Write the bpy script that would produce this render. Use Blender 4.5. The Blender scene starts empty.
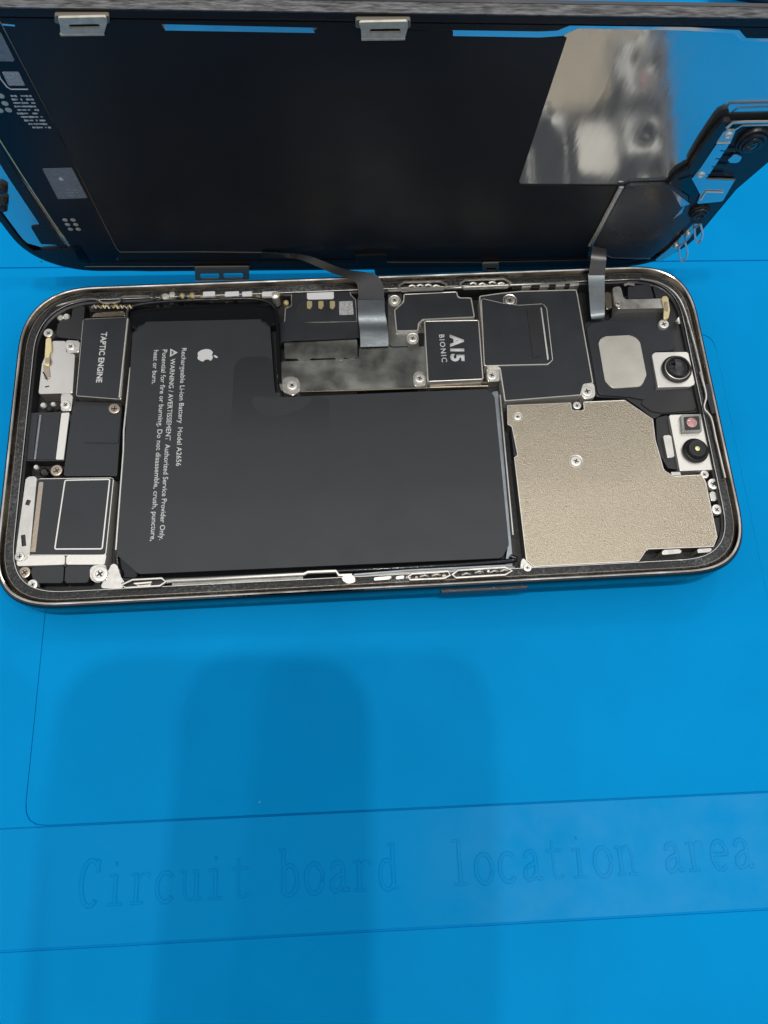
import bpy, bmesh, math, random
from mathutils import Vector, Matrix, Euler
random.seed(7)
C = bpy.context.scene
COL = C.collection
K = 0.1                      # everything below is measured in millimetres, one Blender unit is a centimetre

# ------------------------------------------------------------------ camera, world, lamps, exposure
CAM_LOC = Vector((-6.68498, -67.85850, 151.66351))
CAM_ROT = Euler((0.3274337, -0.0407948, -0.0568466), 'XYZ')
FPX = 760.3936
cam_d = bpy.data.cameras.new('camera'); cam = bpy.data.objects.new('camera', cam_d); COL.objects.link(cam)
cam.location = CAM_LOC*K; cam.rotation_euler = CAM_ROT
cam_d.sensor_fit = 'VERTICAL'; cam_d.sensor_height = 36; cam_d.lens = 36*FPX/1024
cam_d.clip_start = 0.05; cam_d.clip_end = 2000
C.camera = cam
C.view_settings.view_transform = 'Standard'; C.view_settings.look = 'None'
C.view_settings.exposure = -0.02; C.view_settings.gamma = 1
C.render.resolution_x = 768; C.render.resolution_y = 1024

w = bpy.data.worlds.new('World'); C.world = w; w.use_nodes = True
nt = w.node_tree; N = nt.nodes; L = nt.links
bg = N['Background']
tc = N.new('ShaderNodeTexCoord'); sep = N.new('ShaderNodeSeparateXYZ'); L.new(tc.outputs['Generated'], sep.inputs[0])
rmp = N.new('ShaderNodeValToRGB'); L.new(sep.outputs['Z'], rmp.inputs[0])
e = rmp.color_ramp.elements
e[0].position = 0.0; e[0].color = (0.10, 0.10, 0.10, 1)
e[1].position = 1.0; e[1].color = (0.95, 0.96, 1.0, 1)
m_ = rmp.color_ramp.elements.new(0.25); m_.color = (0.26, 0.25, 0.24, 1)
m_ = rmp.color_ramp.elements.new(0.6); m_.color = (0.70, 0.70, 0.71, 1)
nz = N.new('ShaderNodeTexNoise'); nz.inputs['Scale'].default_value = 2.2; nz.inputs['Detail'].default_value = 1
L.new(tc.outputs['Generated'], nz.inputs['Vector'])
mr = N.new('ShaderNodeMapRange'); L.new(nz.outputs['Fac'], mr.inputs[0])
mr.inputs[1].default_value = 0.35; mr.inputs[2].default_value = 0.65; mr.inputs[3].default_value = 0.45; mr.inputs[4].default_value = 1.5
mx = N.new('ShaderNodeVectorMath'); mx.operation = 'SCALE'
L.new(rmp.outputs[0], mx.inputs[0]); L.new(mr.outputs[0], mx.inputs['Scale']); L.new(mx.outputs[0], bg.inputs['Color'])
bg.inputs['Strength'].default_value = 0.85

def lamp(name, loc, power, size, colr):
    d = bpy.data.lights.new(name, 'AREA'); d.shape = 'DISK'; d.size = size*K; d.energy = power; d.color = colr
    o = bpy.data.objects.new(name, d); COL.objects.link(o); o.location = Vector(loc)*K
    o.rotation_euler = (Vector((0, 0, 0))-Vector(loc)).to_track_quat('-Z', 'Y').to_euler()
    return o
WARM = (1.0, 0.95, 0.87)
lamp('ceiling_lamp', (-179, -131, 1500), 30000, 34, WARM)
lamp('ceiling_lamp', (25, -131, 1500), 37000, 34, WARM)
lamp('ceiling_lamp', (560, -150, 1500), 24000, 36, WARM)
lamp('ceiling_lamp', (-310, -150, 1500), 11000, 36, WARM)
lamp('ceiling_lamp', (350, 900, 1300), 15000, 90, (1.0, 0.97, 0.93))

# ------------------------------------------------------------------ measuring: photo measurements laid on real planes (mm)
RM = CAM_ROT.to_matrix()
def ray(px, py):
    return RM @ Vector(((px-384)/FPX, -(py-512)/FPX, -1.0))
PO = Vector((0, 0, 2.2760)); PM = Matrix.Rotation(-0.023124, 3, 'Y'); PI_ = PM.transposed()      # the phone rests tilted on its camera bump
def P(px, py, z):            # a traced point on a plane inside the phone, at height z over its back (phone coordinates)
    d = PI_ @ ray(px, py); c = PI_ @ (CAM_LOC-PO); t = (z-c.z)/d.z
    return Vector((c.x+t*d.x, c.y+t*d.y, z))
def PW(px, py, z): return PM @ P(px, py, z) + PO
def Q0(px, py, z):           # a traced point on the level plane at height z
    d = ray(px, py); t = (z-CAM_LOC.z)/d.z
    return Vector((CAM_LOC.x+t*d.x, CAM_LOC.y+t*d.y, z))
DO = Vector((0.7663, 39.9257, 5.2336))
DM = Matrix.Rotation(-0.0108498, 3, 'Z') @ Matrix.Rotation(1.6971209, 3, 'X') @ Matrix.Rotation(-0.0115954, 3, 'Z')
DI = DM.transposed()
def S(px, py, wv=0.0):       # a traced point on the display's own plane, wv in front of it (display coordinates)
    d = DI @ ray(px, py); c = DI @ (CAM_LOC-DO); t = (wv-c.z)/d.z
    return Vector((c.x+t*d.x, c.y+t*d.y, wv))
def toD(v): return DI @ (Vector(v)-DO)
def PP(pts, z): return [P(a[0], a[1], z).xy for a in pts]
def SS(pts, wv): return [S(a[0], a[1], wv).xy for a in pts]

# ------------------------------------------------------------------ materials
def mat(name, col, rough=0.5, metal=0.0, bump=0.0, bscale=20.0, var=0.0, vscale=6.0, coat=0.0, spec=0.5, aniso=0.0, rvar=0.0, stretch=None, detail=4):
    m = bpy.data.materials.new(name); m.use_nodes = True
    t = m.node_tree; b = t.nodes['Principled BSDF']
    b.inputs['Base Color'].default_value = (*col, 1); b.inputs['Roughness'].default_value = rough
    b.inputs['Metallic'].default_value = metal; b.inputs['Coat Weight'].default_value = coat
    b.inputs['Specular IOR Level'].default_value = spec
    if aniso: b.inputs['Anisotropic'].default_value = aniso
    co = t.nodes.new('ShaderNodeTexCoord'); src = co.outputs['Object']
    if stretch:
        mp = t.nodes.new('ShaderNodeMapping'); mp.inputs['Scale'].default_value = stretch
        t.links.new(src, mp.inputs['Vector']); src = mp.outputs[0]
    if bump:
        n = t.nodes.new('ShaderNodeTexNoise'); n.inputs['Scale'].default_value = bscale; n.inputs['Detail'].default_value = detail
        t.links.new(src, n.inputs['Vector'])
        bp = t.nodes.new('ShaderNodeBump'); bp.inputs['Strength'].default_value = bump; bp.inputs['Distance'].default_value = 0.02
        t.links.new(n.outputs['Fac'], bp.inputs['Height']); t.links.new(bp.outputs[0], b.inputs['Normal'])
    if var or rvar:
        n2 = t.nodes.new('ShaderNodeTexNoise'); n2.inputs['Scale'].default_value = vscale; n2.inputs['Detail'].default_value = 5
        t.links.new(src, n2.inputs['Vector'])
        if var:
            r = t.nodes.new('ShaderNodeValToRGB'); t.links.new(n2.outputs['Fac'], r.inputs[0])
            r.color_ramp.elements[0].position = 0.3; r.color_ramp.elements[1].position = 0.7
            r.color_ramp.elements[0].color = (*[c*(1-var) for c in col], 1); r.color_ramp.elements[1].color = (*[min(1, c*(1+var)) for c in col], 1)
            t.links.new(r.outputs[0], b.inputs['Base Color'])
        if rvar:
            q = t.nodes.new('ShaderNodeMapRange'); t.links.new(n2.outputs['Fac'], q.inputs[0])
            q.inputs[1].default_value = 0.3; q.inputs[2].default_value = 0.7
            q.inputs[3].default_value = max(0.02, rough-rvar); q.inputs[4].default_value = rough+rvar
            t.links.new(q.outputs[0], b.inputs['Roughness'])
    return m

M = {}
BLUE = (0.0, 0.275, 0.65)
M['mat'] = mat('blue_silicone', BLUE, 0.55, bump=0.12, bscale=45, var=0.05, vscale=0.4, spec=0.03)
M['mat_letter'] = mat('blue_silicone_letters', BLUE, 0.5, bump=0.1, bscale=30, spec=0.15)
def lint(m):                # sparse pale lint and dust grains lying in the rubber
    t = m.node_tree; b = t.nodes['Principled BSDF']; co = t.nodes.new('ShaderNodeTexCoord')
    vo = t.nodes.new('ShaderNodeTexVoronoi'); vo.inputs['Scale'].default_value = 0.9; t.links.new(co.outputs['Object'], vo.inputs['Vector'])
    ns = t.nodes.new('ShaderNodeTexNoise'); ns.inputs['Scale'].default_value = 30; t.links.new(co.outputs['Object'], ns.inputs['Vector'])
    sx = t.nodes.new('ShaderNodeSeparateColor'); t.links.new(vo.outputs['Color'], sx.inputs[0])
    sz = t.nodes.new('ShaderNodeMath'); sz.operation = 'MULTIPLY'; t.links.new(sx.outputs[0], sz.inputs[0]); sz.inputs[1].default_value = 0.030
    s2_ = t.nodes.new('ShaderNodeMath'); s2_.operation = 'MULTIPLY'; t.links.new(sz.outputs[0], s2_.inputs[0]); t.links.new(ns.outputs['Fac'], s2_.inputs[1])
    lt = t.nodes.new('ShaderNodeMath'); lt.operation = 'LESS_THAN'; t.links.new(vo.outputs['Distance'], lt.inputs[0]); t.links.new(s2_.outputs[0], lt.inputs[1])
    mi = t.nodes.new('ShaderNodeMix'); mi.data_type = 'RGBA'; f = t.nodes.new('ShaderNodeMath'); f.operation = 'MULTIPLY'; f.inputs[1].default_value = 0.55
    t.links.new(lt.outputs[0], f.inputs[0]); t.links.new(f.outputs[0], mi.inputs['Factor'])
    src = b.inputs['Base Color'].links[0].from_socket; t.links.new(src, mi.inputs['A']); mi.inputs['B'].default_value = (0.35, 0.5, 0.62, 1)
    t.links.new(mi.outputs['Result'], b.inputs['Base Color'])
lint(M['mat'])
# text strip: pale dusty residue towards one end
mm = M['mat_dusty'] = mat('blue_silicone_dusty', BLUE, 0.5, bump=0.12, bscale=45, spec=0.04)
t = mm.node_tree; b = t.nodes['Principled BSDF']
co = t.nodes.new('ShaderNodeTexCoord'); n1 = t.nodes.new('ShaderNodeTexNoise'); n1.inputs['Scale'].default_value = 0.9; n1.inputs['Detail'].default_value = 7; n1.inputs['Roughness'].default_value = 0.65
t.links.new(co.outputs['Object'], n1.inputs['Vector'])
sp = t.nodes.new('ShaderNodeSeparateXYZ'); t.links.new(co.outputs['Object'], sp.inputs[0])
g = t.nodes.new('ShaderNodeMapRange'); t.links.new(sp.outputs['X'], g.inputs[0]); g.inputs[1].default_value = 0.2; g.inputs[2].default_value = 2.6; g.inputs[3].default_value = 0.05; g.inputs[4].default_value = 1
h = t.nodes.new('ShaderNodeMapRange'); t.links.new(n1.outputs['Fac'], h.inputs[0]); h.inputs[1].default_value = 0.3; h.inputs[2].default_value = 0.7; h.inputs[3].default_value = 0.0; h.inputs[4].default_value = 0.10
mu = t.nodes.new('ShaderNodeMath'); mu.operation = 'MULTIPLY'; t.links.new(g.outputs[0], mu.inputs[0]); t.links.new(h.outputs[0], mu.inputs[1])
mi = t.nodes.new('ShaderNodeMix'); mi.data_type = 'RGBA'; t.links.new(mu.outputs[0], mi.inputs['Factor'])
mi.inputs['A'].default_value = (*BLUE, 1); mi.inputs['B'].default_value = (0.22, 0.48, 0.68, 1); t.links.new(mi.outputs['Result'], b.inputs['Base Color'])

lint(M['mat_dusty'])
M['steel_dark'] = mat('polished_graphite_steel', (0.085, 0.08, 0.075), 0.13, 1, bump=0.2, bscale=6, rvar=0.06, vscale=5)
M['steel_rim'] = mat('gold_glint_steel_rim', (0.85, 0.78, 0.65), 0.22, 0.7, bump=0.35, bscale=3, var=0.55, vscale=1.4, rvar=0.1)  # golden reflections on the graphite steel, put into its base colour in patches
ll = M['ledge'] = mat('torn_black_adhesive', (0.012, 0.013, 0.014), 0.4, 0, bump=0.7, bscale=16, spec=0.45, detail=6)
t = ll.node_tree; b = t.nodes['Principled BSDF']; co = t.nodes.new('ShaderNodeTexCoord')
n1 = t.nodes.new('ShaderNodeTexNoise'); n1.inputs['Scale'].default_value = 22; n1.inputs['Detail'].default_value = 6; n1.inputs['Roughness'].default_value = 0.75
n2 = t.nodes.new('ShaderNodeTexNoise'); n2.inputs['Scale'].default_value = 0.8
t.links.new(co.outputs['Object'], n1.inputs['Vector']); t.links.new(co.outputs['Object'], n2.inputs['Vector'])
ad = t.nodes.new('ShaderNodeMath'); ad.operation = 'MULTIPLY_ADD'; t.links.new(n2.outputs['Fac'], ad.inputs[0]); ad.inputs[1].default_value = 0.45; t.links.new(n1.outputs['Fac'], ad.inputs[2])
r = t.nodes.new('ShaderNodeValToRGB'); t.links.new(ad.outputs[0], r.inputs[0])
r.color_ramp.elements[0].position = 0.74; r.color_ramp.elements[0].color = (0.010, 0.011, 0.012, 1)
r.color_ramp.elements[1].position = 1.0; r.color_ramp.elements[1].color = (0.16, 0.17, 0.18, 1)
t.links.new(r.outputs[0], b.inputs['Base Color'])
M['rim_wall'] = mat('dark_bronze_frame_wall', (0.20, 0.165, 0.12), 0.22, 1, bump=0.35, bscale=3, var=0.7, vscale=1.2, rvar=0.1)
M['ledge_smooth'] = mat('black_seal', (0.02, 0.021, 0.024), 0.35, bump=0.3, bscale=10)
M['inner'] = mat('inner_wall_anodised', (0.06, 0.06, 0.065), 0.4, 0.5, bump=0.3, bscale=12)
M['floor'] = mat('dark_chassis_floor', (0.012, 0.013, 0.016), 0.5, bump=0.3, bscale=14, var=0.4, vscale=10)
M['silver'] = mat('brushed_nickel', (0.74, 0.72, 0.67), 0.34, 0.88, bump=0.1, bscale=14, rvar=0.08)
M['pale_metal'] = mat('matt_nickel_plate', (0.62, 0.60, 0.54), 0.55, 0.75, bump=0.1, bscale=12, var=0.08, vscale=2)
M['clip_metal'] = mat('cream_spring_steel', (0.62, 0.58, 0.48), 0.42, 0.35, bump=0.15, bscale=12, var=0.15, vscale=8)
M['tab_metal'] = mat('brown_spring_steel', (0.24, 0.22, 0.18), 0.45, 0.3, bump=0.2, bscale=12)
M['silver_bright'] = mat('bright_nickel', (0.88, 0.86, 0.80), 0.34, 0.6, bump=0.15, bscale=12)
M['shield_metal'] = mat('mottled_shield_metal', (0.30, 0.305, 0.29), 0.36, 0.95, bump=0.1, bscale=30, var=0.22, vscale=1.8, rvar=0.1)
M['champagne'] = mat('champagne_grain_metal', (0.40, 0.355, 0.28), 0.33, 1, bump=0.55, bscale=60, var=0.12, vscale=45, rvar=0.06, detail=3)
M['gold'] = mat('gold_contact', (0.9, 0.76, 0.42), 0.42, 0.8, bump=0.2, bscale=16)
M['brown_metal'] = mat('bronze_metal', (0.5, 0.42, 0.33), 0.32, 1, bump=0.2, bscale=16)
M['sticker'] = mat('black_graphite_film', (0.020, 0.023, 0.029), 0.5, 0, bump=0.12, bscale=40, var=0.14, vscale=1.5, rvar=0.07)
M['battery'] = mat('battery_pouch', (0.033, 0.037, 0.042), 0.5, 0, bump=0.12, bscale=2.2, spec=0.38, rvar=0.05, vscale=1.5, detail=8)
M['battery_patch'] = mat('battery_adhesive_patch', (0.024, 0.027, 0.032), 0.36, 0, bump=0.1, bscale=4, spec=0.6)
M['film'] = mat('glossy_black_film', (0.010, 0.011, 0.013), 0.13, bump=0.3, bscale=2.5)
M['black'] = mat('matt_black_plastic', (0.022, 0.023, 0.026), 0.45, bump=0.15, bscale=20)
M['rubber'] = mat('black_rubber', (0.013, 0.013, 0.014), 0.3, bump=0.2, bscale=10)
M['print'] = mat('white_print', (0.68, 0.69, 0.70), 0.6)
M['label'] = mat('white_label', (0.78, 0.78, 0.82), 0.5)
M['code'] = mat('grey_label', (0.42, 0.43, 0.44), 0.6, var=0.5, vscale=40)
M['pink'] = mat('pink_coated_lens', (0.55, 0.28, 0.28), 0.25, var=0.3, vscale=30, coat=1)
M['glass_black'] = mat('lens_black_glass', (0.004, 0.004, 0.006), 0.05, coat=1)
M['flex'] = mat('black_flex_cable', (0.028, 0.028, 0.028), 0.24, bump=0.1, bscale=6, spec=0.8)
M['flex_grey'] = mat('grey_foil_flex', (0.30, 0.34, 0.37), 0.36, 0.7, bump=0.2, bscale=7, var=0.15, vscale=3)
M['plate'] = mat('polished_display_backplate', (0.74, 0.75, 0.75), 0.12, 0.92, bump=0.10, bscale=3.2, rvar=0.05, vscale=2, stretch=(1.6, 0.3, 1))
M['display_film'] = mat('graphite_display_sheet', (0.009, 0.010, 0.013), 0.45, bump=0.12, bscale=3, rvar=0.08, vscale=0.6, spec=0.35)
M['display_edge'] = mat('display_chassis_black', (0.010, 0.011, 0.014), 0.42, bump=0.4, bscale=14, spec=0.3)
M['display_top'] = mat('scuffed_grey_edge', (0.10, 0.10, 0.105), 0.42, 0.3, bump=0.8, bscale=13, var=0.8, vscale=9, stretch=(0.5, 2, 3))
M['pcb'] = mat('navy_flex_board', (0.002, 0.008, 0.018), 0.42, bump=0.1, bscale=8, spec=0.25)
M['pale'] = mat('pale_grey_chip', (0.22, 0.24, 0.26), 0.4, var=0.15, vscale=12)
M['rubber_soft'] = mat('soft_black_cover', (0.035, 0.038, 0.044), 0.30, bump=0.25, bscale=1.6, rvar=0.1, vscale=1.2, spec=0.8)
M['table'] = mat('workbench_laminate', (0.42, 0.41, 0.38), 0.5, var=0.06, vscale=0.6)

# ------------------------------------------------------------------ mesh helpers
def setp(o, **k):
    for a, b_ in k.items():
        if b_ is not None: o[a] = b_
    return o
def link(name, bm, m, parent=None, smooth=True, angle=35):
    me = bpy.data.meshes.new(name)
    bmesh.ops.recalc_face_normals(bm, faces=bm.faces)
    bmesh.ops.scale(bm, vec=(K, K, K), verts=bm.verts)
    bm.to_mesh(me); bm.free()
    for x in (m if isinstance(m, (list, tuple)) else [m]): me.materials.append(M[x] if isinstance(x, str) else x)
    if smooth:
        me.polygons.foreach_set('use_smooth', [True]*len(me.polygons)); me.set_sharp_from_angle(angle=math.radians(angle))
        me.polygons.foreach_set('use_smooth', [len(f.vertices) < 5 for f in me.polygons])
    o = bpy.data.objects.new(name, me); COL.objects.link(o)
    if parent is not None: o.parent = parent
    return o
def thing(name, label, cat, loc=(0, 0, 0), rot=None, group=None):
    o = bpy.data.objects.new(name, None); COL.objects.link(o); o.location = Vector(loc)*K
    o.empty_display_size = 0.5
    if rot is not None: o.rotation_euler = rot.to_euler() if hasattr(rot, 'to_euler') else rot
    return setp(o, label=label, category=cat, group=group)
def area(p): return 0.5*sum(p[i][0]*p[(i+1) % len(p)][1]-p[(i+1) % len(p)][0]*p[i][1] for i in range(len(p)))
def ccw(p):
    p = [Vector((a[0], a[1])) for a in p]
    return p if area(p) > 0 else p[::-1]
def rnd(p, r, seg=4):
    p = ccw(p); n = len(p); out = []
    for i in range(n):
        a, b_, c = p[i-1], p[i], p[(i+1) % n]
        ri = r[i] if isinstance(r, (list, tuple)) else r
        u = (a-b_); v = (c-b_); lu, lv = u.length, v.length
        if ri <= 0 or lu < 1e-6 or lv < 1e-6: out.append(b_); continue
        u /= lu; v /= lv; an = u.angle(v)
        if an > 3.0: out.append(b_); continue
        d = min(ri/math.tan(an/2), lu*0.45, lv*0.45)
        p0, p1 = b_+u*d, b_+v*d
        for k in range(seg+1):
            s = k/seg; out.append(p0*(1-s)**2+b_*2*s*(1-s)+p1*s*s)
    return out
def inset(p, d):
    p = ccw(p); n = len(p); out = []
    for i in range(n):
        a, b_, c = p[i-1], p[i], p[(i+1) % n]
        e1 = (b_-a); e2 = (c-b_)
        if e1.length < 1e-6 or e2.length < 1e-6: out.append(b_); continue
        e1.normalize(); e2.normalize()
        n1 = Vector((-e1.y, e1.x)); n2 = Vector((-e2.y, e2.x)); m = n1+n2
        q = max(0.35, 1+n1.dot(n2)); out.append(b_+m*d/q)
    return out
def add_prism(bm, pts, z0, z1, bev=0.0, seg=2, mi=0, holes=()):
    pts = ccw(pts)
    if holes:
        es = []
        for lp in [pts]+[ccw(h_) for h_ in holes]:
            vs = [bm.verts.new((q[0], q[1], z1)) for q in lp]
            es += [bm.edges.new((vs[i], vs[(i+1) % len(vs)])) for i in range(len(vs))]
        fs = [f for f in bmesh.ops.triangle_fill(bm, edges=es, use_beauty=True)['geom'] if isinstance(f, bmesh.types.BMFace)]
        ex = bmesh.ops.extrude_face_region(bm, geom=fs)
        for v in ex['geom']:
            if isinstance(v, bmesh.types.BMVert): v.co.z = z0
        return
    top = [bm.verts.new((q[0], q[1], z1)) for q in pts]; bot = [bm.verts.new((q[0], q[1], z0)) for q in pts]
    n = len(pts); ft = bm.faces.new(top); fb = bm.faces.new(bot[::-1]); ft.material_index = mi; fb.material_index = mi
    for i in range(n):
        f = bm.faces.new((top[i], bot[i], bot[(i+1) % n], top[(i+1) % n])); f.material_index = mi
    if bev > 0:
        bmesh.ops.bevel(bm, geom=list(ft.edges), offset=bev, segments=seg, profile=0.6, affect='EDGES', clamp_overlap=True)
def prism(name, pts, z0, z1, m, parent, bev=0.0, seg=2, holes=()):
    bm = bmesh.new(); add_prism(bm, pts, z0, z1, bev, seg, 0, holes); return link(name, bm, m, parent)
def box_pts(x0, y0, x1, y1): return [(x0, y0), (x1, y0), (x1, y1), (x0, y1)]
def add_lathe(bm, cx, cy, prof, seg=24, mi=0, cap=True):
    rings = []
    for r, z in prof:
        if r < 1e-4: rings.append([bm.verts.new((cx, cy, z))]); continue
        rings.append([bm.verts.new((cx+r*math.cos(2*math.pi*k/seg), cy+r*math.sin(2*math.pi*k/seg), z)) for k in range(seg)])
    for a, b_ in zip(rings, rings[1:]):
        for k in range(seg):
            k2 = (k+1) % seg
            if len(a) == 1 and len(b_) == 1: continue
            if len(a) == 1: f = bm.faces.new((a[0], b_[k], b_[k2]))
            elif len(b_) == 1: f = bm.faces.new((a[k], a[k2], b_[0]))
            else: f = bm.faces.new((a[k], a[k2], b_[k2], b_[k]))
            f.material_index = mi
def add_tube(bm, pts, r, seg=8, flat=1.0, mi=0, closed=False):
    pts = [Vector(q) for q in pts]; n = len(pts); rings = []
    rr = r if isinstance(r, (list, tuple)) else [r]*n
    up = Vector((0, 0, 1))
    for i in range(n):
        a = pts[i-1] if (i > 0 or closed) else pts[i]; b_ = pts[(i+1) % n] if (i < n-1 or closed) else pts[i]
        tg = (b_-a).normalized(); side = tg.cross(up)
        if side.length < 1e-3: side = tg.cross(Vector((0, 1, 0)))
        side.normalize(); nn = side.cross(tg).normalized()
        rings.append([bm.verts.new(pts[i]+side*rr[i]*math.cos(2*math.pi*k/seg)+nn*rr[i]*flat*math.sin(2*math.pi*k/seg)) for k in range(seg)])
    for i in range(n if closed else n-1):
        a, b_ = rings[i], rings[(i+1) % n]
        for k in range(seg):
            f = bm.faces.new((a[k], a[(k+1) % seg], b_[(k+1) % seg], b_[k])); f.material_index = mi
    if not closed: bm.faces.new(rings[0][::-1]); bm.faces.new(rings[-1])
def tube(name, pts, r, m, parent, seg=8, flat=1.0, closed=False):
    bm = bmesh.new(); add_tube(bm, pts, r, seg, flat, 0, closed); return link(name, bm, m, parent, angle=60)
def smooth_path(pts, k=6):
    pts = [Vector(q) for q in pts]; out = []
    for i in range(len(pts)-1):
        p0 = pts[max(i-1, 0)]; p1 = pts[i]; p2 = pts[i+1]; p3 = pts[min(i+2, len(pts)-1)]
        for j in range(k):
            s = j/k
            out.append(0.5*((2*p1)+(p2-p0)*s+(2*p0-5*p1+4*p2-p3)*s*s+(3*p1-p0-3*p2+p3)*s**3))
    out.append(pts[-1]); return out
def ribbon(name, pairs, th, m, parent, k=6):
    A = smooth_path([a for a, _ in pairs], k); B = smooth_path([b_ for _, b_ in pairs], k)
    bm = bmesh.new(); n = len(A); rows = []
    for i in range(n):
        tg = (A[min(i+1, n-1)]+B[min(i+1, n-1)]-A[max(i-1, 0)]-B[max(i-1, 0)]).normalized()
        nn = (B[i]-A[i]).cross(tg).normalized()*th/2
        rows.append([bm.verts.new(A[i]+nn), bm.verts.new(B[i]+nn), bm.verts.new(B[i]-nn), bm.verts.new(A[i]-nn)])
    for a, b_ in zip(rows, rows[1:]):
        for j in range(4): bm.faces.new((a[j], a[(j+1) % 4], b_[(j+1) % 4], b_[j]))
    bm.faces.new(rows[0]); bm.faces.new(rows[-1][::-1])
    return link(name, bm, m, parent, angle=40)
def rrect(hx, hy, r, n=2.3, seg=18, rs=None, ns=None):
    out = []; rs = rs or [r]*4; ns = ns or [n]*4
    for k_, (sx, sy, a0) in enumerate(((1, 1, 0), (-1, 1, 90), (-1, -1, 180), (1, -1, 270))):
        r, n = rs[k_], ns[k_]; cx, cy = sx*(hx-r), sy*(hy-r)
        for k in range(seg+1):
            t_ = math.radians(90*k/seg); c_, s_ = math.cos(t_), math.sin(t_)
            x, y = r*abs(c_)**(2/n), r*abs(s_)**(2/n)
            a = math.radians(a0); out.append(Vector((cx+x*math.cos(a)-y*math.sin(a), cy+x*math.sin(a)+y*math.cos(a))))
    return out
def sweep(name, loopf, prof, m, parent, closed=True, angle=30):
    bm = bmesh.new(); rings = [[bm.verts.new((q.x, q.y, z)) for q in loopf(o)] for o, z in prof]
    n = len(rings[0]); R_ = len(rings)
    for i in range(R_ if closed else R_-1):
        a, b_ = rings[i], rings[(i+1) % R_]
        for k in range(n): bm.faces.new((a[k], a[(k+1) % n], b_[(k+1) % n], b_[k]))
    return link(name, bm, m, parent, angle=angle)
def text(name, body, A, B, cap, m, parent, z=None, bold=0.0, th=0.03, space=1.0):
    """lettering along A->B (mm, in the parent's plane), centred on that line; cap = capital height"""
    c = bpy.data.curves.new(name, 'FONT'); c.body = body; c.offset = bold; c.space_character = space; c.extrude = 0.0; c.resolution_u = 3
    tmp = bpy.data.objects.new(name, c); COL.objects.link(tmp)
    dg = bpy.context.evaluated_depsgraph_get(); me = bpy.data.meshes.new_from_object(tmp.evaluated_get(dg))
    bpy.data.objects.remove(tmp); bpy.data.curves.remove(c)
    xs = [v.co.x for v in me.vertices]; x0, x1 = min(xs), max(xs)
    A, B = Vector(A[:2]), Vector(B[:2]); d = (B-A); Ln = d.length; d.normalize(); u = Vector((-d.y, d.x)); sx = Ln/(x1-x0); sy = cap/0.70
    bm = bmesh.new(); bm.from_mesh(me); bpy.data.meshes.remove(me)
    for v in bm.verts:
        q = A+d*(v.co.x-x0)*sx+u*(v.co.y*sy-cap/2); v.co = (q.x, q.y, z)
    ex = bmesh.ops.extrude_face_region(bm, geom=list(bm.faces))
    for v in ex['geom']:
        if isinstance(v, bmesh.types.BMVert): v.co.z = z-th
    return link(name, bm, m, parent, smooth=False)
def logo(name, ctr, size, ang, m, parent, z, th=0.03):
    body = [(0, .62), (.16, .70), (.36, .72), (.56, .60), (.66, .50), (.52, .36), (.46, .14), (.54, -.08), (.72, -.22), (.60, -.50), (.42, -.74), (.24, -.80), (.02, -.73), (-.20, -.80), (-.40, -.72), (-.60, -.42), (-.70, -.05), (-.68, .28), (-.54, .56), (-.34, .71), (-.14, .69)]
    leaf = [(.02, .78), (.06, 1.0), (.20, 1.18), (.36, 1.24), (.34, 1.02), (.20, .84)]
    bm = bmesh.new(); ca, sa = math.cos(ang), math.sin(ang)
    for sh in (body, leaf):
        sh = rnd([Vector(q)*size for q in sh], size*0.2, 3)
        add_prism(bm, [(ctr[0]+q.x*ca-q.y*sa, ctr[1]+q.x*sa+q.y*ca) for q in sh], z-th, z)
    return link(name, bm, m, parent)

# ================================================================== SETTING: bench and blue mat
bm = bmesh.new(); add_prism(bm, box_pts(-900, -520, 900, 620), -34, -4.2, 3)
setp(link('workbench', bm, 'table'), kind='structure')

MATR = -0.0145
repair_mat = thing('repair_mat', 'bright blue silicone repair mat with grooved panels and embossed words under the opened phone', 'mat', (0, 0, 0), (0, 0, MATR))
cm, sm_ = math.cos(-MATR), math.sin(-MATR)
def ml(v): return Vector((v[0]*cm-v[1]*sm_, v[0]*sm_+v[1]*cm))
prism('mat_base', rnd(box_pts(-230, -160, 220, 330), 12), -4.0, -0.32, 'mat', repair_mat, 0.4)
yA = ml(Q0(100, 823.5, 0))[1]; yB = ml(Q0(400, 929.5, 0))[1]; yT = ml(Q0(10, 268, 0))[1]; xL = ml(Q0(34, 720, 0))[0]; xR = ml(Q0(733, 430, 0))[0]
G = 0.19
prism('mat_panel', box_pts(-229, -159, 219, yB-G), -0.315, -0.02, 'mat', repair_mat, 0.16)
prism('text_panel', box_pts(-229, yB+G, 219, yA-G), -0.315, -0.05, 'mat_dusty', repair_mat, 0.16)
prism('mat_panel', rnd(box_pts(xL+.12, yA+G, xR-.05, 25), 4), -0.315, 0.0, 'mat', repair_mat, 0.12)
prism('mat_panel', box_pts(-229, yA+.01, 219, yT-G), -0.315, -0.03, 'mat', repair_mat, holes=[rnd([(xL, yA+.05), (xR, yA+.05), (xR, 25.15), (xL, 25.15)], 4)])
prism('mat_panel', box_pts(-229, yT+G, 219, 118), -0.315, 0.0, 'mat', repair_mat, 0.16)
# beyond: a moulded parts tray at the far edge of the mat
prism('mat_rib', rnd(box_pts(-229, 119, 219, 126), 2), -0.315, 3.2, 'mat', repair_mat, 1.0, 3)
prism('mat_panel', box_pts(-229, 127, 219, 328), -0.315, 0.4, 'mat', repair_mat, 0.3)

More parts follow.
